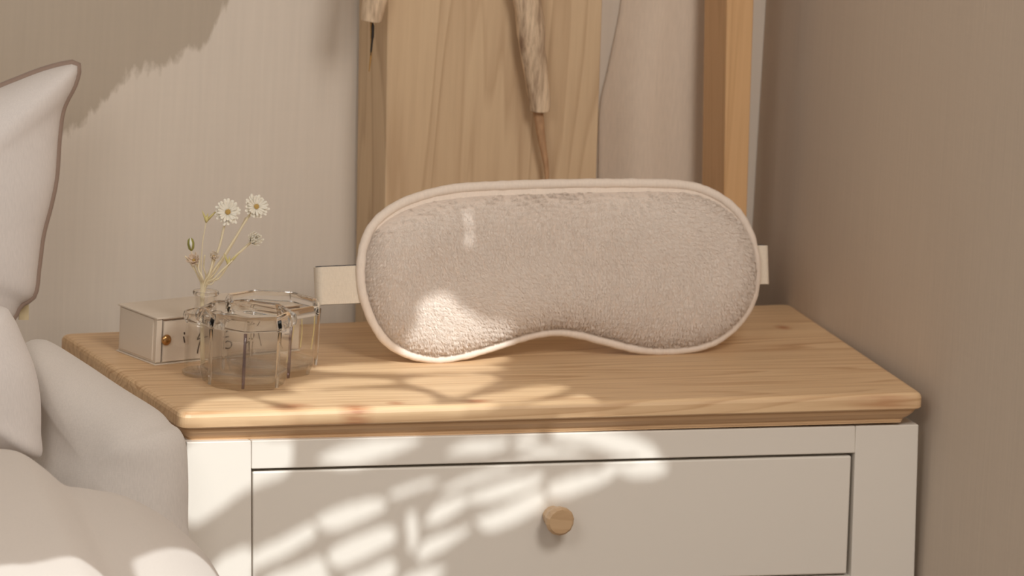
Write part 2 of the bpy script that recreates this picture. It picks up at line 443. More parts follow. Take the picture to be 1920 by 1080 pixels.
def front(name, px, y0, depth, parent, m=CREAM, bev=.0008):
    bm = bmesh.new(); hexa(bm, [aty(x, y, y0) for x, y in px], (0, depth, 0)); return obj(name, bm, m, parent, bevel=bev)
def lerp(a, b, t): return a+(b-a)*t
FL = lambda x: lerp(829, 796, (x-350)/1373)     # top line of the frame
DL = lambda x: lerp(880, 850, (x-472)/1125)     # top line of the opening
B1 = 3600
front('stile', [(350, FL(350)), (471.5, FL(471.5)), (474, 1500), (352, 1500)], YF, .018, top).name = 'stile'
front('stile', [(1605, FL(1605)), (1723, FL(1723)), (1703, 1500), (1583, 1480)], YF, .018, top)
# rails
front('top_rail', [(472, FL(472)), (1604.5, FL(1604.5)), (1604.5-.3, DL(1604)), (472, DL(472))], YF+.0001, .018, top)
dz = 232
front('middle_rail', [(472, DL(472)+dz), (1600, DL(1600)+dz-2), (1599, DL(1600)+dz+48), (472, DL(472)+dz+50)], YF+.0006, .018, top)
d1 = front('drawer', [(474, DL(474)+4.5), (1597, DL(1597)+4.5), (1588, DL(1588)+dz-6), (474, DL(474)+dz-4)], YF+.0012, .016, top, bev=.0012)
# knob of the upper drawer: short turned wooden peg with a flat faceted face
kp = aty(1034, 966, YF+.0012)
def knob(p):
    bm = bmesh.new(); n = 14
    prof = [(.0052, 0), (.0058, -.0015), (.0060, -.004), (.0066, -.0075), (.0076, -.0100), (.0082, -.0125), (.0080, -.0145), (.0068, -.0155)]
    rings = [[bm.verts.new(p+Vector((r*math.cos(2*math.pi*k/n+.2)*(1+.02*math.sin(k*2.3)), y, r*math.sin(2*math.pi*k/n+.2)))) for k in range(n)] for r, y in prof]
    for A, B in zip(rings, rings[1:]):
        for k in range(n): bm.faces.new((A[k], A[(k+1) % n], B[(k+1) % n], B[k]))
    bm.faces.new(rings[0]); bm.faces.new(rings[-1]); return bm
KN = wood('beech_knob', srgb(200, 168, 130), srgb(172, 136, 98), (30, 200, 200), rings=2, fine=.4, rough=.4, seed=5)
kb = obj('knob', knob(kp), KN, d1, smooth=False); kb['label'] = 'small round pale wooden drawer knob'
# carcass, lower drawer and legs
a, b_ = aty(352, 840, .02).x, aty(1721, 810, .02).x
bm = bmesh.new(); box(bm, a, a+.014, YF+.018, .205, .10, Z0-.0255); obj('side_panel', bm, CREAM, top)
bm = bmesh.new(); box(bm, b_-.014, b_, YF+.018, .205, .10, Z0-.0255); obj('side_panel', bm, CREAM, top)
bm = bmesh.new(); box(bm, a+.014, b_-.014, .196, .205, .10, Z0-.0255); obj('back_panel', bm, CREAM, top)
bm = bmesh.new(); box(bm, a+.014, b_-.014, YF+.018, .196, .10, .112); obj('bottom_panel', bm, CREAM, top)
bm = bmesh.new(); box(bm, a+.014, b_-.014, YF+.03, .19, Z0-.0265, Z0-.0225); obj('inner_panel', bm, CREAM, top)
bm = bmesh.new(); box(bm, .048, .394, YF+.0012, YF+.017, .12, .470); d2 = obj('drawer', bm, CREAM, top, bevel=.001)
kb2 = obj('knob', knob(Vector((.22, YF+.0012, .30))), KN, d2)
for x in (a, b_-.035):
    bm = bmesh.new(); box(bm, x+.0005, x+.0345, YF, YF+.0175, .10, .368); obj('stile', bm, CREAM, top, bevel=.0008)
    for y in (YF+.001, .17):
        bm = bmesh.new(); v = box(bm, x, x+.035, y, y+.035, 0, .0995)
        for q in v[:4]: q.co.x = lerp(q.co.x, x+.0175, .3); q.co.y = lerp(q.co.y, y+.0175, .3)
        obj('leg', bm, CREAM, top, bevel=.001)
bm = bmesh.new(); box(bm, a+.03, b_-.03, YF+.001, YF+.0175, .10, .118); obj('bottom_rail', bm, CREAM, top)
keep(top)

# ---------------------------------------------------------------- boards and post behind
def upright(name, pl, pr, yf, depth, ptop, pbot, m, label, cat, bev=.001):
    """vertical timber given by its left and right front edges in two rows"""
    a1, a2 = aty(pl[0], ptop, yf), aty(pl[1], pbot, yf); b1, b2 = aty(pr[0], ptop, yf), aty(pr[1], pbot, yf)
    def ext(p, q, z): t = (z-p.z)/(q.z-p.z); r = p+(q-p)*t; return r
    c = [ext(a1, a2, 1.45), ext(b1, b2, 1.45), ext(b1, b2, 0), ext(a1, a2, 0)]
    bm = bmesh.new(); hexa(bm, c, (0, depth, 0)); return tag(obj(name, bm, m, bevel=bev), label, cat)
upright('wooden_board', (727, 722.5), (1130, 1119), .232, .050, 0, 330, PINE_BOARD, 'wide pale pine board standing upright against the wall behind the eye mask', 'board')
upright('wooden_post', (1363, 1357), (1414, 1401), .222, .036, 0, 400, PINE_POST, 'narrow square pine post standing in the corner right of the wide board', 'post')

# pale strip set just off the wall between board and post
bm = bmesh.new()
ye = .2825
lp = spline([aty(x, y, ye) for x, y in ((1198, -1750), (1194, -1250), (1190, -800), (1185, -420), (1178, -160), (1166, 0), (1152, 80), (1138, 145), (1127, 195), (1124, 260), (1122, 420), (1121, 640))], 6)
rp = spline([aty(x, y, ye) for x, y in ((1366, -1750), (1360, -1250), (1356, -800), (1353, -420), (1352, -160), (1352, 0), (1350, 80), (1348, 145), (1346, 195), (1344, 260), (1340, 420), (1336, 640))], 6)
g = []
for A, B in zip(lp, rp):
    row = []
    for k in range(25):
        t = k/24; p = A.lerp(B, t); p.y += -.0085*math.sin(t*math.pi*1.0)**2 - .0012*math.sin(t*14+p.z*5)
        row.append(bm.verts.new(p))
    g.append(row)
for i in range(len(g)-1):
    for k in range(24): bm.faces.new((g[i][k], g[i][k+1], g[i+1][k+1], g[i+1][k]))
cl = obj('pale_strip', bm, fabric('pale_sand_strip', srgb(224, 206, 186), weave=1000, crease=False), smooth=True)
sd = cl.modifiers.new('solid', 'SOLIDIFY'); sd.thickness = .0012; sd.offset = 1
tag(cl, 'smooth pale sand-coloured strip between the wide board and the post', 'cloth')

# driftwood sticks
def stick(px, y, radii, label, twig, tr, seed, tmat):
    t = thing('driftwood_stick', label, 'driftwood', aty(px[-1][0], px[-1][1], y))
    pts = spline([aty(a, b, y) for a, b in px], 8); n = len(pts)
    R = []
    for i in range(n):
        f = i/(n-1)*(len(radii)-1); k = min(int(f), len(radii)-2); R.append(lerp(radii[k], radii[k+1], f-k))
    bm = bmesh.new(); tube(bm, pts, R, 18)
    for v in bm.verts:
        q = v.co*130+Vector((seed, 0, 0)); q.z *= .35
        v.co += Vector((1, .3, 0))*noise.noise(q)*.0011
        v.co.y += noise.noise(q*1.7)*.0008
    obj('branch', bm, DRIFT, t, smooth=True)
    tp = spline([aty(a, b, y+.002) for a, b in twig], 8); bm = bmesh.new(); m = len(tp)
    tube(bm, tp, [lerp(tr[0], tr[1], i/(m-1)) for i in range(m)], 8); w_ = obj('twig', bm, tmat, t, smooth=True)
    keep(t); return t, w_
stick([(925, -900), (950, -400), (962, -120), (986, -10), (996, 60), (1005, 130), (1011, 185), (1011, 208)], .2205, [.0085, .009, .0074, .0080, .0084, .0066, .0064, .0058],
      'long weathered driftwood stick hanging in front of the wide board', [(1008, 200), (1013, 240), (1018, 275), (1024, 310), (1026, 345)], (.0032, .0011), 3, wood('dark_twig', srgb(190, 150, 112), srgb(92, 54, 34), (60, 60, 16), rings=3, fine=1.2, rough=.8, seed=8))
t, w_ = stick([(740, -800), (728, -400), (716, -120), (708, -30), (700, 15), (697, 39)], .2220, [.008, .0082, .008, .0076, .0068, .0062],
      'short driftwood stick with a thin dark cord, at the left edge of the wide board', [(697, 34), (697, 70), (696, 95), (694, 118), (692, 134)], (.0010, .0003), 11, OCHRE)
bm = bmesh.new(); tube(bm, spline([aty(x, y, .2225) for x, y in ((699, 38), (699, 62), (697, 85), (695, 104))], 6), [.0004]*3+[.0009]*6+[.0006]*7+[.0002]*3, 8)
cord = obj('cord', bm, DARKCORD, t, smooth=True); cord.matrix_parent_inverse = t.matrix_world.inverted(); cord['label'] = 'thin dark hanging cord'

# ---------------------------------------------------------------- eye mask
MB = thing('sleep_mask', 'blush beige plush sleep mask standing on the nightstand', 'sleep mask', MASK_O)
def muv(x, y, off=0.0):
    P = at(x, y, MASK_O+MASK_N*off, MASK_N); d = P-MASK_O; return (d.dot(MU), d.dot(MASK_V))
RIM = [(673,500),(677,465),(690,430),(713,403),(750,379),(800,361),(850,351),(900,347),(1000,343),(1100,341),(1200,341),(1268,343),(1312,351),(1352,370),(1382,396),(1402,428),(1413,462),(1418,505),(1415,545),(1402,580),(1378,613),(1343,640),(1300,655),(1243,660),(1190,656),(1130,641),(1085,629),(1040,624),(1000,629),(955,642),(905,658),(860,670),(815,676),(765,667),(722,643),(696,606),(680,565),(674,532)]
FRONT = [(x, y+5*max(0, min(1, (470-y)/80))) for x, y in [(682,500),(687,466),(700,434),(723,409),(760,388),(808,373),(858,366),(905,362),(1000,359),(1100,356),(1200,354),(1262,355),(1306,362),(1344,380),(1373,405),(1393,435),(1405,466),(1411,505),(1408,543),(1395,576),(1371,606),(1337,631),(1296,645),(1243,650),(1192,646),(1134,631),(1087,618),(1040,613),(998,618),(952,631),(902,647),(857,659),(815,665),(768,656),(729,634),(705,600),(690,561),(683,530)]]
def resample(P, n):
    P = [Vector(p) for p in P]; L = [0]
    for i in range(len(P)): L.append(L[-1]+(P[(i+1) % len(P)]-P[i]).length)
    out = []
    for k in range(n):
        t = L[-1]*k/n; i = max(j for j in range(len(P)) if L[j] <= t); f = (t-L[i])/(L[i+1]-L[i]); out.append(P[i].lerp(P[(i+1) % len(P)], f))
    return out
def outl(px, n, off=0.0): return [(p.x, p.y) for p in resample(spline([muv(x, y, off)+(0,) for x, y in px], 8, True), n)]
rim = outl(RIM, 260); fr = outl(FRONT, 300)
uL, uR = muv(780, 500)[0], muv(1305, 500)[0]
def vmid(u):
    t = (u-uL)/(uR-uL); return lerp(muv(780, 520)[1], muv(1305, 500)[1], t)+.0035*math.sin(math.pi*t)
def spn(p): u = min(max(p[0], uL), uR); return (u, vmid(u))
zc = Z0
off0 = MASK_N*0
bm = inflate(rim, MASK_O, MU, MASK_V, MASK_N, .004, .009, K=12, spine=spn, nexp=5)
obj('back_panel', bm, TRIM, MB, smooth=True)
bm = bmesh.new(); rr = outl([(lerp(x, 1040, .006), lerp(y, 505, .018)) for x, y in RIM], 260)
tube(bm, [MASK_O+MU*u+MASK_V*v+MASK_N*(.0015+.0006*noise.noise(Vector((u*120, v*120, 0)))) for u, v in rr], [.0027+.00035*noise.noise(Vector((u*260, v*260, 3))) for u, v in rr], 12, closed=True)
obj('binding', bm, TRIM, MB, smooth=True)
bm = inflate(fr, MASK_O+MASK_N*.0012, MU, MASK_V, MASK_N, .0175, .002, K=30, spine=spn, nexp=3.6, amp=.0009, freq=28, power=.55)
plush = obj('plush_front', bm, PLUSH, MB, smooth=True)
# short pile standing on the plush
me = plush.data; me.calc_loop_triangles()
nv = len(me.vertices); co = np.empty(nv*3); me.vertices.foreach_get('co', co); co = co.reshape(-1, 3)
nt = len(me.loop_triangles); tri = np.empty(nt*3, int); me.loop_triangles.foreach_get('vertices', tri); tri = tri.reshape(-1, 3)
A, B, Cc = co[tri[:, 0]], co[tri[:, 1]], co[tri[:, 2]]; nr = np.cross(B-A, Cc-A); ar = np.linalg.norm(nr, axis=1)
Nn = np.array(MASK_N); Un = np.array(MU); Vn = np.array(MASK_V)
good = (nr@Nn/np.maximum(ar, 1e-12)) > .05
NH = 150000
idx = rng.choice(nt, NH, p=np.where(good, ar, 0)/np.where(good, ar, 0).sum())
r1, r2 = np.sqrt(rng.random(NH)), rng.random(NH)
P = A[idx]*(1-r1)[:, None]+B[idx]*(r1*(1-r2))[:, None]+Cc[idx]*(r1*r2)[:, None]
Nrm = nr[idx]/ar[idx][:, None]
O3 = np.array(MASK_O)
pu, pv = (P-O3)@Un, (P-O3)@Vn
# tufts: hairs lean towards the centre of their own small cell
cs = .0017
gu = pu/cs+.35*np.sin(pv*210+1); gv = pv/(cs*1.5)+.35*np.sin(pu*170)
hu, hv = np.floor(gu), np.floor(gv)
h1 = np.modf(np.abs(np.sin(hu*12.9898+hv*78.233)*43758.5))[0]; h2 = np.modf(np.abs(np.sin(hu*39.346+hv*11.135)*24634.6))[0]
du, dv_ = (hu+.3+.4*h1-gu)*cs, (hv+.3+.4*h2-gv)*cs*1.5
ang = -1.45+.45*np.sin(pu*38+pv*25)+.45*np.sin(pv*70-pu*22)+(h1-.5)*.7+.22*rng.standard_normal(NH)
flow = np.cos(ang)[:, None]*Un+np.sin(ang)[:, None]*Vn
D = Nrm*(.42+.12*h2)[:, None]+flow*.6; D /= np.linalg.norm(D, axis=1)[:, None]
Lh = .0012+.0008*rng.random(NH)
side = np.cross(D, Nrm+.3*rng.standard_normal((NH, 3))); side /= np.linalg.norm(side, axis=1)[:, None]
wd = (.00010+.00005*rng.random(NH))[:, None]
pull = (du*.30)[:, None]*Un+(dv_*.30)[:, None]*Vn
p0, p1 = P-side*wd-Nrm*.0001, P+side*wd-Nrm*.0001
Mi = P+D*(Lh*.55)[:, None]+pull*.45; m0, m1 = Mi-side*wd*.75, Mi+side*wd*.75
tip = P+(D+flow*.3-Nrm*.12)*Lh[:, None]+pull
V = np.stack([p0, p1, m1, m0, tip], 1).reshape(-1, 3)
base = (np.arange(NH)*5)[:, None]
loops = np.concatenate([base+np.array([0, 1, 2, 3]), base+np.array([3, 2, 4])], 1).ravel()
fm = bpy.data.meshes.new('pile'); fm.vertices.add(len(V)); fm.vertices.foreach_set('co', V.ravel())
fm.loops.add(len(loops)); fm.loops.foreach_set('vertex_index', loops)
fm.polygons.add(NH*2); ls = (np.arange(NH)[:, None]*7+np.array([0, 4])).ravel(); fm.polygons.foreach_set('loop_start', ls)
fm.update(calc_edges=True)
FURM = mat('blush_pile', srgb(238, 224, 210), .8, Sheen_Weight=.3)
pile = link('pile', fm, FURM, plush, smooth=True); pile['kind'] = 'stuff'

# elastic strap: a ribbon that leaves each end of the mask, folds and runs behind
def band(path, zc, half, m, name, parent, th=.0009, n0=0):
    """path: list of (u, depth) in the mask frame; zc: v centre at each point"""
    bm = bmesh.new(); P = [MASK_O+MU*u-MASK_N*d for u, d in path]; rows = []
    for i, (p, c) in enumerate(zip(P, zc)):
        a, b = P[max(i-1, 0)], P[min(i+1, len(P)-1)]; t = (b-a).normalized(); nn = t.cross(MASK_V).normalized()
        hw = half if not isinstance(half, list) else half[i]
        rows.append([bm.verts.new(p+MASK_V*(c+sv*hw)+nn*sn*th/2) for sv, sn in ((-1, -1), (1, -1), (1, 1), (-1, 1))])
    for A, B in zip(rows, rows[1:]):
        for k in range(4): bm.faces.new((A[k], A[(k+1) % 4], B[(k+1) % 4], B[k]))
    bm.faces.new(rows[0]); bm.faces.new(rows[-1][::-1]); return obj(name, bm, m, parent, smooth=False, bevel=.0002)
def strap(xe, xm, ym0, ym1, ye0, ye1, sgn, parent):
    u0, vm = muv(xm, (ym0+ym1)/2); u1, ve = muv(xe, (ye0+ye1)/2); h = abs(muv(xm, ym0)[1]-muv(xm, ym1)[1])/2
    R = .0042; ue = u1+sgn*(-R*.6)
    path = [(u0, 0.0)]+[(lerp(u0, ue, t), .0005*math.sin(t*3)) for t in (.25, .5, .75, 1)]
    path += [(ue+sgn*R*.6*math.sin(a), R-R*math.cos(a)) for a in [math.pi*k/8 for k in range(1, 8)]]
    path += [(lerp(ue, u0, t), 2*R+.009*t) for t in (0, .25, .5, .75, 1)]
    n = len(path); zc = [lerp(vm, ve, min(i, 5)/5) if i < 8 else lerp(ve, vm, (i-8)/(n-9)) for i in range(n)]
    s = band(path, zc, h, STRAP, 'strap', parent)
    th = .0009
    p2 = [(u-(sgn*.0009 if 4 <= i <= 11 else 0), d+(.0009 if i <= 6 else (-.0009 if i > 9 else 0))) for i, (u, d) in enumerate(path)]
    l = band(p2, [z+.0001 for z in zc], h+.0003, NAVY, 'strap_lining', s, th=.0007); l['label'] = 'dark navy inner side of the strap'
    # stitched end seams
    return path, zc, h
s1 = strap(597, 682, 497, 568, 502, 571, -1, MB)
s2 = strap(1443, 1408, 460, 533, 461, 532, 1, MB)
# strap length behind the mask, joining both loops
a, b2 = s1[0][-1], s2[0][-1]
path = [(lerp(a[0], b2[0], t), lerp(a[1], b2[1], t)+.006*math.sin(math.pi*t)+.004*math.sin(math.pi*min(t*6, (1-t)*6, 1)/2)) for t in [k/20 for k in range(21)]]
band(path, [lerp(s1[1][-1], s2[1][-1], k/20) for k in range(21)], s1[2]*.96, STRAP, 'rear_strap', MB)
keep(MB)

# ---------------------------------------------------------------- card box
o = at(290, 686); r_ = at(563, 658); l_ = at(219, 658)
bu = (r_-o); BL = bu.length; bu.normalize(); bv = Vector((-bu.y, bu.x, 0)); BD = abs((l_-o).dot(bv)); BH = .0272
BX = thing('card_box', 'cream card box with a brass stud, lying behind the glass jars', 'box', o)
def bb(name, u0, u1, v0, v1, z0, z1, m, parent=BX, bev=.0003):
    bm = bmesh.new(); hexa(bm, [o+bu*u+bv*v+Vector((0, 0, z0)) for u, v in ((u0, v0), (u1, v0), (u1, v1), (u0, v1))], (0, 0, z1-z0)); return obj(name, bm, m, parent, bevel=bev)
bb('tray', .0010, BL-.0010, .0012, BD-.001, .0009, BH-.0012, CARD)
bb('base_plate', 0, BL, 0, BD, .0, .0008, CARD)
bb('lid', 0, BL, -.0004, BD, BH-.0011, BH, CARD)
bb('side_panel', .0004, .0013, .004, BD-.003, .0022, BH-.0016, CARD)
bb('corner_flap', .0006, .0042, .0004, .0014, .0016, BH-.0016, CARD)
bb('seam', .0044, .0049, .0008, .0016, .0013, BH-.0012, INK)
fp = bb('front_panel', .0052, BL-.001, .0002, .0014, .0016, BH-.0026, CARD)
bb('seam', .0052, BL-.001, .0008, .0014, BH-.0024, BH-.0019, SEAM)
bm = bmesh.new(); sp = at(311, 637, o, bv)
bmesh.ops.create_uvsphere(bm, u_segments=20, v_segments=12, radius=.0031)
for v in bm.verts: v.co.y *= .55
rot = Matrix.Rotation(math.atan2(bu.y, bu.x), 4, 'Z'); bmesh.ops.transform(bm, matrix=Matrix.Translation(sp-bv*.0006)@rot, verts=bm.verts)
st = obj('stud', bm, GOLD, BX, smooth=True); st['label'] = 'round polished brass stud'
# inked marks on the front panel
def cp(x, y): return at(330+x/4.907, 520+y/4.907, o-bv*.0000, bv)-bv*.00005
STROKES = [[(245,450),(222,515),(195,573)],[(195,573),(235,556),(290,545)],[(232,562),(210,630),(196,700)],
 [(480,488),(440,522),(432,580),(436,645)],[(436,552),(485,545)],[(446,604),(480,586),(508,602),(508,632),(482,655),(438,645)],
 [(638,512),(668,490),(700,496),(716,530),(702,565),(672,562)],[(635,606),(672,590)],[(672,590),(676,680)],
 [(742,440),(785,630)],[(945,430),(952,560),(980,655)],
 [(1000,468),(1012,492),(980,502),(978,494)],[(1000,468),(1008,440),(1042,436),(1052,512),(1000,524)],[(76,505),(78,525)],[(70,545),(80,600)]]
for i, s_ in enumerate(STROKES):
    bm = bmesh.new(); tube(bm, spline([cp(*q) for q in s_], 5), .00016 if i in (9, 10) else .00034, 6); obj('inked_mark', bm, INK, BX)
keep(BX)

# ---------------------------------------------------------------- glassware
def ring_prof(r0, r1, z0, z1, b=.0006):
    return [(r0+b, z0), (r1-b, z0), (r1, z0+b), (r1, z1-b), (r1-b, z1), (r0+b, z1), (r0, z1-b), (r0, z0+b)]
def octo_jar(name, label, c, r, h, rot, posts, rimh, flare, tray):
    t = thing(name, label, 'glass jar', c); k = math.cos(math.pi/8)
    bm = bmesh.new(); lathe(bm, [(r*.80, 0), (r*.86, .0006), (r*.88, .003), (r*.93, tray), (r*.90, tray+.0010), (r*.85, tray), (r*.80, .0034), (r*.2, .0028)], 8, c, rot); obj('base', bm, THICK, t, bevel=.0004)
    bm = bmesh.new(); lathe(bm, [(r*.93, tray+.0012), (r*.97, h-rimh), (r*.945, h-rimh), (r*.905, tray+.0012)], 8, c, rot, closed=True); obj('wall', bm, GLASS, t)
    bm = bmesh.new(); lathe(bm, [(r*.93, h-rimh), (r*flare*1.0, h-rimh+.0006), (r*flare*1.03, h-rimh*.55), (r*flare*.99, h-rimh*.2), (r*.95, h), (r*.86, h-.0003), (r*.88, h-rimh*.5)], 8, c, rot, closed=True); obj('rim', bm, RIMG, t, bevel=.0005)
    for i in range(8):
        if i not in posts: continue
        a = rot+2*math.pi*i/8; dx, dy = math.cos(a), math.sin(a)
        bm = bmesh.new()
        p = lambda q, z: Vector((c[0]+dx*q, c[1]+dy*q, c[2]+z))
        tube(bm, [p(r*.995, tray*.3), p(r*1.0, tray+.002), p(r*1.01, h*.6), p(r*1.02, h-rimh)], [.0009, .0010, .0009, .0010], 8); obj('post', bm, LILAC if i == posts[0] else RIMG, t, smooth=True)
    keep(t); return t
pc = at(456, 718); yawa = math.atan2((CAM-pc).y, (CAM-pc).x)
octo_jar('glass_jar', 'clear faceted glass jar with posts and thick rim, nearest the nightstand front edge', pc, .0262, .0420, yawa, [0, 1, 3, 5, 7], .0085, 1.05, .0085)
p2 = at(505, 694)
oj = octo_jar('glass_jar', 'wider clear faceted glass jar with yellow threads, behind the front jar beside the mask strap', p2, .0278, .0400, yawa+.39, [0, 2, 4, 6], .0060, 1.0, .006)
# two yellow threads down the right side of the rear jar
for (x0, y0, x1, y1) in ((590, 590, 583, 655), (566, 598, 563, 652), (553, 600, 537, 680)):
    bm = bmesh.new(); q = [at(x0, y0, p2, (CAM-p2)*1.0), at((x0+x1)/2+1.5, (y0+y1)/2, p2, (CAM-p2)), at(x1, y1, p2, (CAM-p2))]
    tube(bm, spline(q, 6), .00028, 6); th_ = obj('thread', bm, YELLOW, oj); th_.matrix_parent_inverse = oj.matrix_world.inverted()
# bud vase
pv_ = at(379, 703)
VS = thing('bud_vase', 'tiny clear glass bud vase holding dried daisies, left of the glass jars', 'vase', pv_)
bm = bmesh.new()
prof = [(.0090, 0), (.0102, .0010), (.0104, .022), (.0100, .029), (.0085, .033), (.0066, .036), (.0056, .040), (.0062, .0455), (.0066, .0465),
        (.0056, .0462), (.0048, .040), (.0056, .0355), (.0078, .0315), (.0092, .027), (.0094, .004), (.004, .003)]
lathe(bm, prof, 10, pv_, .2); obj('body', bm, GLASS, VS)
bm = bmesh.new(); lathe(bm, [(.0055, .0455), (.0070, .0455), (.0073, .0465), (.0070, .0475), (.0055, .0475), (.0052, .0465)], 20, pv_, 0, closed=True); obj('lip', bm, RIMG, VS, smooth=True)
bm = bmesh.new(); lathe(bm, [(.0092, .0000), (.0112, .0005), (.0114, .0022), (.0106, .0030)], 10, pv_, .2); obj('foot', bm, THICK, VS)
bm = bmesh.new(); lathe(bm, [(.0106, .0300), (.0122, .0310), (.0126, .0330), (.0120, .0352), (.0104, .0360), (.0100, .0340)], 8, pv_, .2, closed=True); obj('shoulder_ring', bm, RIMG, VS, bevel=.0005)
bm = bmesh.new(); lathe(bm, [(.0060, .0362), (.0050, .0366), (.0052, .0390), (.0062, .0386)], 12, pv_, 0, closed=True)
keep(VS)

# ---------------------------------------------------------------- dried flowers
FN = (CAM-pv_).normalized()                       # flowers face roughly into the room
def fp_(x, y, d=0.0): return at(x, y, pv_+FN*d, Vector((FN.x, FN.y, 0)).normalized())
def stem_pts(px, d, bx):
    q = [pv_+Vector((bx*.25, .0, .006)), fp_(380+bx*800, 548, d*.2)]
    return spline(q+[fp_(x, y, d) for x, y in px], 7)
def flower(px, d, bx, label, cup, rad, npet, tilt, layers=2, name='dried_daisy', sw=.0007, grp=None, mt=None, green=False):
    t = thing(name, label, 'flower', pv_+Vector((bx*.25, 0, .006)), grp)
    pts = stem_pts(px, d, bx); bm = bmesh.new(); n = len(pts); tube(bm, pts, [lerp(sw*.9, sw, i/n) for i in range(n)], 7); obj('stem', bm, STEM, t, smooth=True)
    c = pts[-1]
    if npet:
        ax = (FN+Vector(tilt)).normalized(); u = ax.cross(Vector((0, 0, 1))).normalized(); v = ax.cross(u)
        bm = bmesh.new()
        for L in range(layers):
            R = rad*(1-.18*L)
            for i in range(npet):
                a = 2*math.pi*(i+.5*L)/npet+random.uniform(-.1, .1); e = u*math.cos(a)+v*math.sin(a); s = ax.cross(e)
                ln = R*random.uniform(.86, 1.08); lift = cup+.25*L+random.uniform(-.08, .10); wdt = R*.115
                prev = None
                for f, ww in ((.12, .35), (.45, .8), (.75, 1.05), (.93, .85), (1.0, .35)):
                    p = c+ax*.0006*L+e*ln*f*math.cos(lift*f)+ax*ln*math.sin(lift*f)*f
                    cur = (bm.verts.new(p-s*wdt*ww), bm.verts.new(p-ax*R*.04), bm.verts.new(p+s*wdt*ww))
                    if prev: bm.faces.new((prev[0], prev[1], cur[1], cur[0])); bm.faces.new((prev[1], prev[2], cur[2], cur[1]))
                    prev = cur
        po = obj('petals', bm, mt or PETAL, t, smooth=True); sm = po.modifiers.new('solid', 'SOLIDIFY'); sm.thickness = .00018
        bm = bmesh.new()
        bmesh.ops.create_icosphere(bm, subdivisions=3, radius=rad*.19)
        for vv in bm.verts: vv.co = c+ax*rad*.12+(vv.co*(1+.25*noise.noise(vv.co*2500)))
        obj('centre', bm, CENTRE, t)
        bm = bmesh.new(); tube(bm, [c-ax*rad*.35, c-ax*rad*.15, c-ax*.0001], [rad*.08, rad*.22, rad*.3], 10); obj('calyx', bm, GREEN if green else STEM, t, smooth=True)
    keep(t); return t, c
flower([(398, 500), (412, 460), (419, 430), (427, 398)], .001, .001, 'open ivory daisy, left one of the two tallest', .12, .0078, 19, (.05, -.1, .25))
flower([(420, 480), (445, 440), (462, 412), (480, 388)], .0, .002, 'open ivory daisy, right one of the two tallest', .18, .0074, 19, (.25, -.1, .30))
flower([(412, 520), (432, 490), (455, 468), (474, 451)], -.002, .003, 'half-open ivory daisy on the lowest right stem', .75, .0060, 13, (.5, 0, .35), layers=3, green=True)
flower([(376, 520), (370, 500), (364, 489)], .002, -.003, 'faded blush blossom low on the left, just above the vase', .7, .0050, 11, (-.3, 0, .6), name='dried_blossom', mt=mat('blush_petal', srgb(226, 204, 180), .8))
flower([(392, 515), (397, 498), (400, 482)], .003, 0, 'small faded white blossom low in the middle of the bunch', .8, .0042, 10, (.3, 0, .6), name='dried_blossom', mt=mat('faded_petal', srgb(230, 216, 196), .8))
# buds
def bud(px, d, bx, label, kind):
    t, c = flower(px, d, bx, label, 0, 0, 0, (0, 0, 0), name='flower_bud', sw=.00032)
    tip = (c-(c*0+t.location)).normalized(); bm = bmesh.new()
    inv = t.matrix_world.inverted()
    if kind == 'green':
        tube(bm, [c, c+tip*.0012, c+tip*.004, c+tip*.0062, c+tip*.0072], [.0007, .0017, .0021, .0016, .0005], 8, flat=.8)
        o_ = obj('bud', bm, GREEN, t, smooth=True)
        bm2 = bmesh.new(); tube(bm2, [c+FN*.0018+tip*.001, c+FN*.0021+tip*.004, c+FN*.0012+tip*.0072], [.0003, .0009, .0002], 6); o2 = obj('petal_tip', bm2, PETAL, t, smooth=True)
        for q in (o_, o2): q.matrix_parent_inverse = inv
    else:
        for dx, L_ in ((-.45, .0065), (.15, .0045), (.95, .0090)):
            dr = (Vector((0, 0, 1))+rt*dx).normalized(); tube(bm, [c, c+dr*L_*.5, c+dr*L_], [.0008, .0006, .0001], 6)
        tube(bm, [c-tip*.001, c+tip*.0008, c+tip*.0025], [.0005, .0013, .0007], 8)
        o_ = obj('calyx', bm, mat('pale_calyx', srgb(206, 192, 130), .8), t, smooth=True); o_.matrix_parent_inverse = inv
bud([(372, 520), (362, 492), (359, 470)], -.001, -.002, 'closed green bud at the far left of the bunch', 'green')
bud([(377, 500), (380, 455), (384, 430), (387, 414)], .0, -.001, 'spiky empty seed head between the left bud and the daisies', 'spike')
bud([(398, 532), (410, 512), (428, 495)], .003, .002, 'small yellowish calyx on a short stem at the right of the bunch', 'spike')
BARE = [([(372, 520), (358, 495), (347, 480)], .001, -.003, 'bare straw-coloured stem leaning furthest left over the vase'),
        ([(386, 520), (382, 500), (384, 478)], -.002, 0., 'bare straw-coloured stem standing upright in the middle of the vase'),
        ([(404, 510), (440, 450), (462, 408)], -.003, .001, 'long bare straw-coloured stem ending just under the two tallest daisies'),
        ([(380, 522), (372, 505), (374, 488)], .004, -.001, 'short bare straw-coloured stem beside the blush blossom'),
        ([(398, 520), (412, 497), (420, 486)], -.004, .002, 'short bare straw-coloured stem right of the faded white blossom'),
        ([(404, 520), (432, 492), (436, 488)], .0045, .003, 'bare straw-coloured stem leaning furthest right, beside the yellowish calyx')]
for i, (pxs, d, bx, lb) in enumerate(BARE):
    flower(pxs, d, bx, lb, 0, 0, 0, (0, 0, 0), name='dried_flower', sw=.0006 if i == 2 else .00045, grp='bare dried stems in the bud vase')

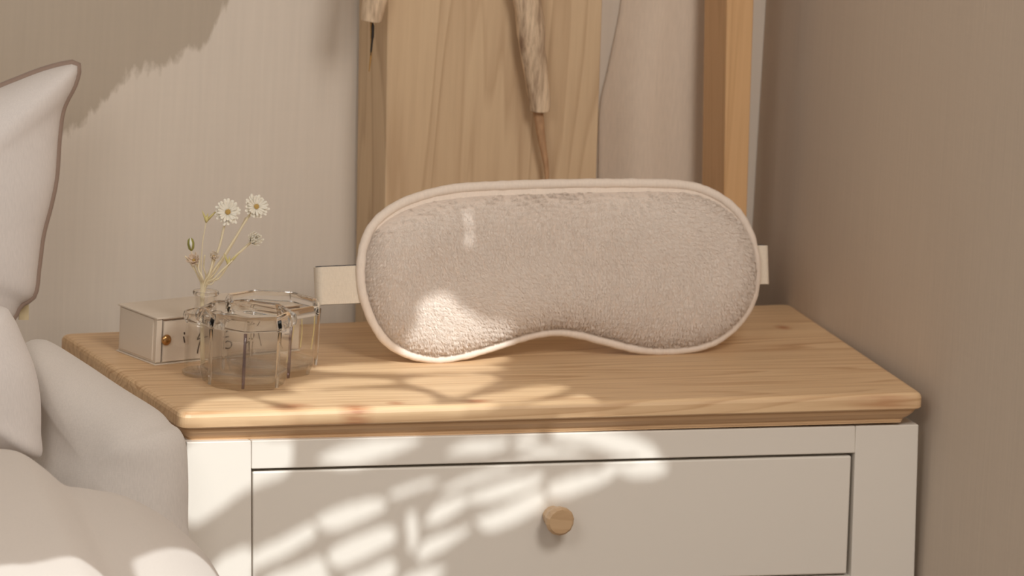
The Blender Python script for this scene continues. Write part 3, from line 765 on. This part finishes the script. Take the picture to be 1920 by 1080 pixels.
# ---------------------------------------------------------------- bed
BED = thing('bed', 'low bed with a pale mattress left of the nightstand', 'bed', (-.75, -.4, 0))
bm = bmesh.new(); box(bm, -1.6, -.135, -1.25, .25, .20, .36); obj('mattress', bm, BED_WHITE, BED, bevel=.03, seg=5)
bm = bmesh.new(); box(bm, -1.62, -.125, -1.27, .27, .12, .1995); obj('base', bm, PINE_BOARD, BED, bevel=.004)
for x in (-1.55, -.2):
    for y in (-1.2, .2):
        bm = bmesh.new(); box(bm, x, x+.05, y-.05, y, 0, .1195); obj('leg', bm, PINE_POST, BED, bevel=.002)
keep(BED)

def cushion(name, px, P, N, tf, tb, label, cat, m=BED_WHITE, amp=.003, freq=9, nexp=2.4, n=200, K=26, cen=None):
    P, N = Vector(P), Vector(N).normalized(); U = Vector((-N.y, N.x, 0)).normalized(); V = N.cross(U); 
    if V.z < 0: V = -V
    q = []
    for x, y in px:
        d = at(x, y, P, N)-P; q.append((d.dot(U), d.dot(V), 0))
    ol = [(p.x, p.y) for p in resample(spline(q, 8, True), n)]
    sp = None
    if cen:
        d = at(cen[0], cen[1], P, N)-P; cc = (d.dot(U), d.dot(V)); sp = lambda p: cc
    bm = inflate(ol, P, U, V, N, tf, tb, K=K, nexp=nexp, amp=amp, freq=freq, spine=sp)
    return tag(obj(name, bm, m, smooth=True), label, cat), ol, P, U, V, N
# upright pillow leaning on the wall
PX1 = [(134,119),(145,127),(138,158),(116,204),(108,260),(103,330),(93,382),(78,440),(70,500),(62,553),(36,572),(20,600),(-40,660),(-200,720),(-520,730),(-620,700),(-640,500),(-600,300),(-540,160),(-380,190),(-200,215),(-60,185),(20,155),(80,132)]
PP = (-.12, .170, Z0+.05); PN = (-.10, -1, .22)
pil, ol, P_, U_, V_, N_ = cushion('pillow', PX1, PP, PN, .034, .045, 'large white pillow with taupe edging standing upright against the wall', 'pillow', amp=.004, freq=7, cen=(-250, 450))
bm = bmesh.new(); tube(bm, [P_+U_*u+V_*v+N_*.0015 for u, v in ol], .0022, 8, closed=True); pe = obj('piping', bm, GREY_PIPE, pil, smooth=True)
pe['label'] = 'taupe corded edging'
bm = bmesh.new(); tp = [at(x, y, Vector(PP)+Vector((0, .01, 0)), PN) for x, y in ((36, 560), (54, 560), (54, 600), (36, 600))]
hexa(bm, tp, (0, .0012, 0)); obj('tag', bm, mat('yellowish_tag', srgb(206, 188, 150), .8), pil)
# second pillow in front of it
cushion('pillow', [(-5,572),(22,590),(46,640),(66,692),(76,748),(77,810),(76,856),(30,858),(-60,862),(-260,880),(-420,850),(-440,700),(-380,560),(-150,540)], (-.19, .03, Z0), (-.25, -1, .15), .040, .03,
        'white pillow lying in front of the upright one, at the left edge', 'pillow', amp=.004, freq=11, cen=(-120, 720))
# long cushion squeezed against the nightstand
cushion('bolster', [(48,655),(56,640),(72,636),(95,642),(150,676),(222,724),(292,768),(316,793),(334,806),(346,836),(350,900),(349,985),(352,1060),(300,1120),(180,1120),(100,1060),(76,930),(74,860),(73,780),(64,710)], (-.008, -.030, Z0-.05), (-.80, -.60, .10), .034, .014,
        'grey white cushion squeezed between the bed pillows and the nightstand', 'cushion', m=BOLST, amp=.005, freq=13, nexp=2.2, cen=(235, 870))
# duvet: a thick quilt with a rolled crest
crest = spline([aty(x, y, -.20) for x, y in ((-900, 820), (-400, 835), (-100, 842), (0, 848), (45, 854), (85, 880), (130, 916), (180, 924), (240, 935), (300, 964), (350, 1002), (388, 1042), (412, 1090), (424, 1150), (428, 1260))], 8)
bm = bmesh.new(); rows = []; NR = 44
for i, c in enumerate(crest):
    row = []
    for j in range(NR+1):
        t = j/NR; a = -1.35+t*3.0                       # around the crest from the back to the front
        ry = .085 if a < 0 else .62; rz = .12 if a < 0 else .15
        y = c.y-ry*math.sin(a); z = c.z-rz*(1-math.cos(a))*(1 if a < 0 else .9)
        p = Vector((c.x-(.10*max(0, math.sin(a)) if a > 0 else 0), y, z))
        f = max(0, math.sin(min(abs(a), 1.5)))
        p.z += f*(.012*noise.noise(p*7+Vector((2, 0, 0)))+.005*noise.noise(p*19))
        row.append(bm.verts.new(p))
    rows.append(row)
for A, B in zip(rows, rows[1:]):
    for k in range(NR): bm.faces.new((A[k], A[k+1], B[k+1], B[k]))
dv = obj('duvet', bm, QUILT, smooth=True); sdm = dv.modifiers.new('solid', 'SOLIDIFY'); sdm.thickness = .012; sdm.offset = -1
tag(dv, 'thick white duvet rolled up in the bottom left corner', 'duvet')
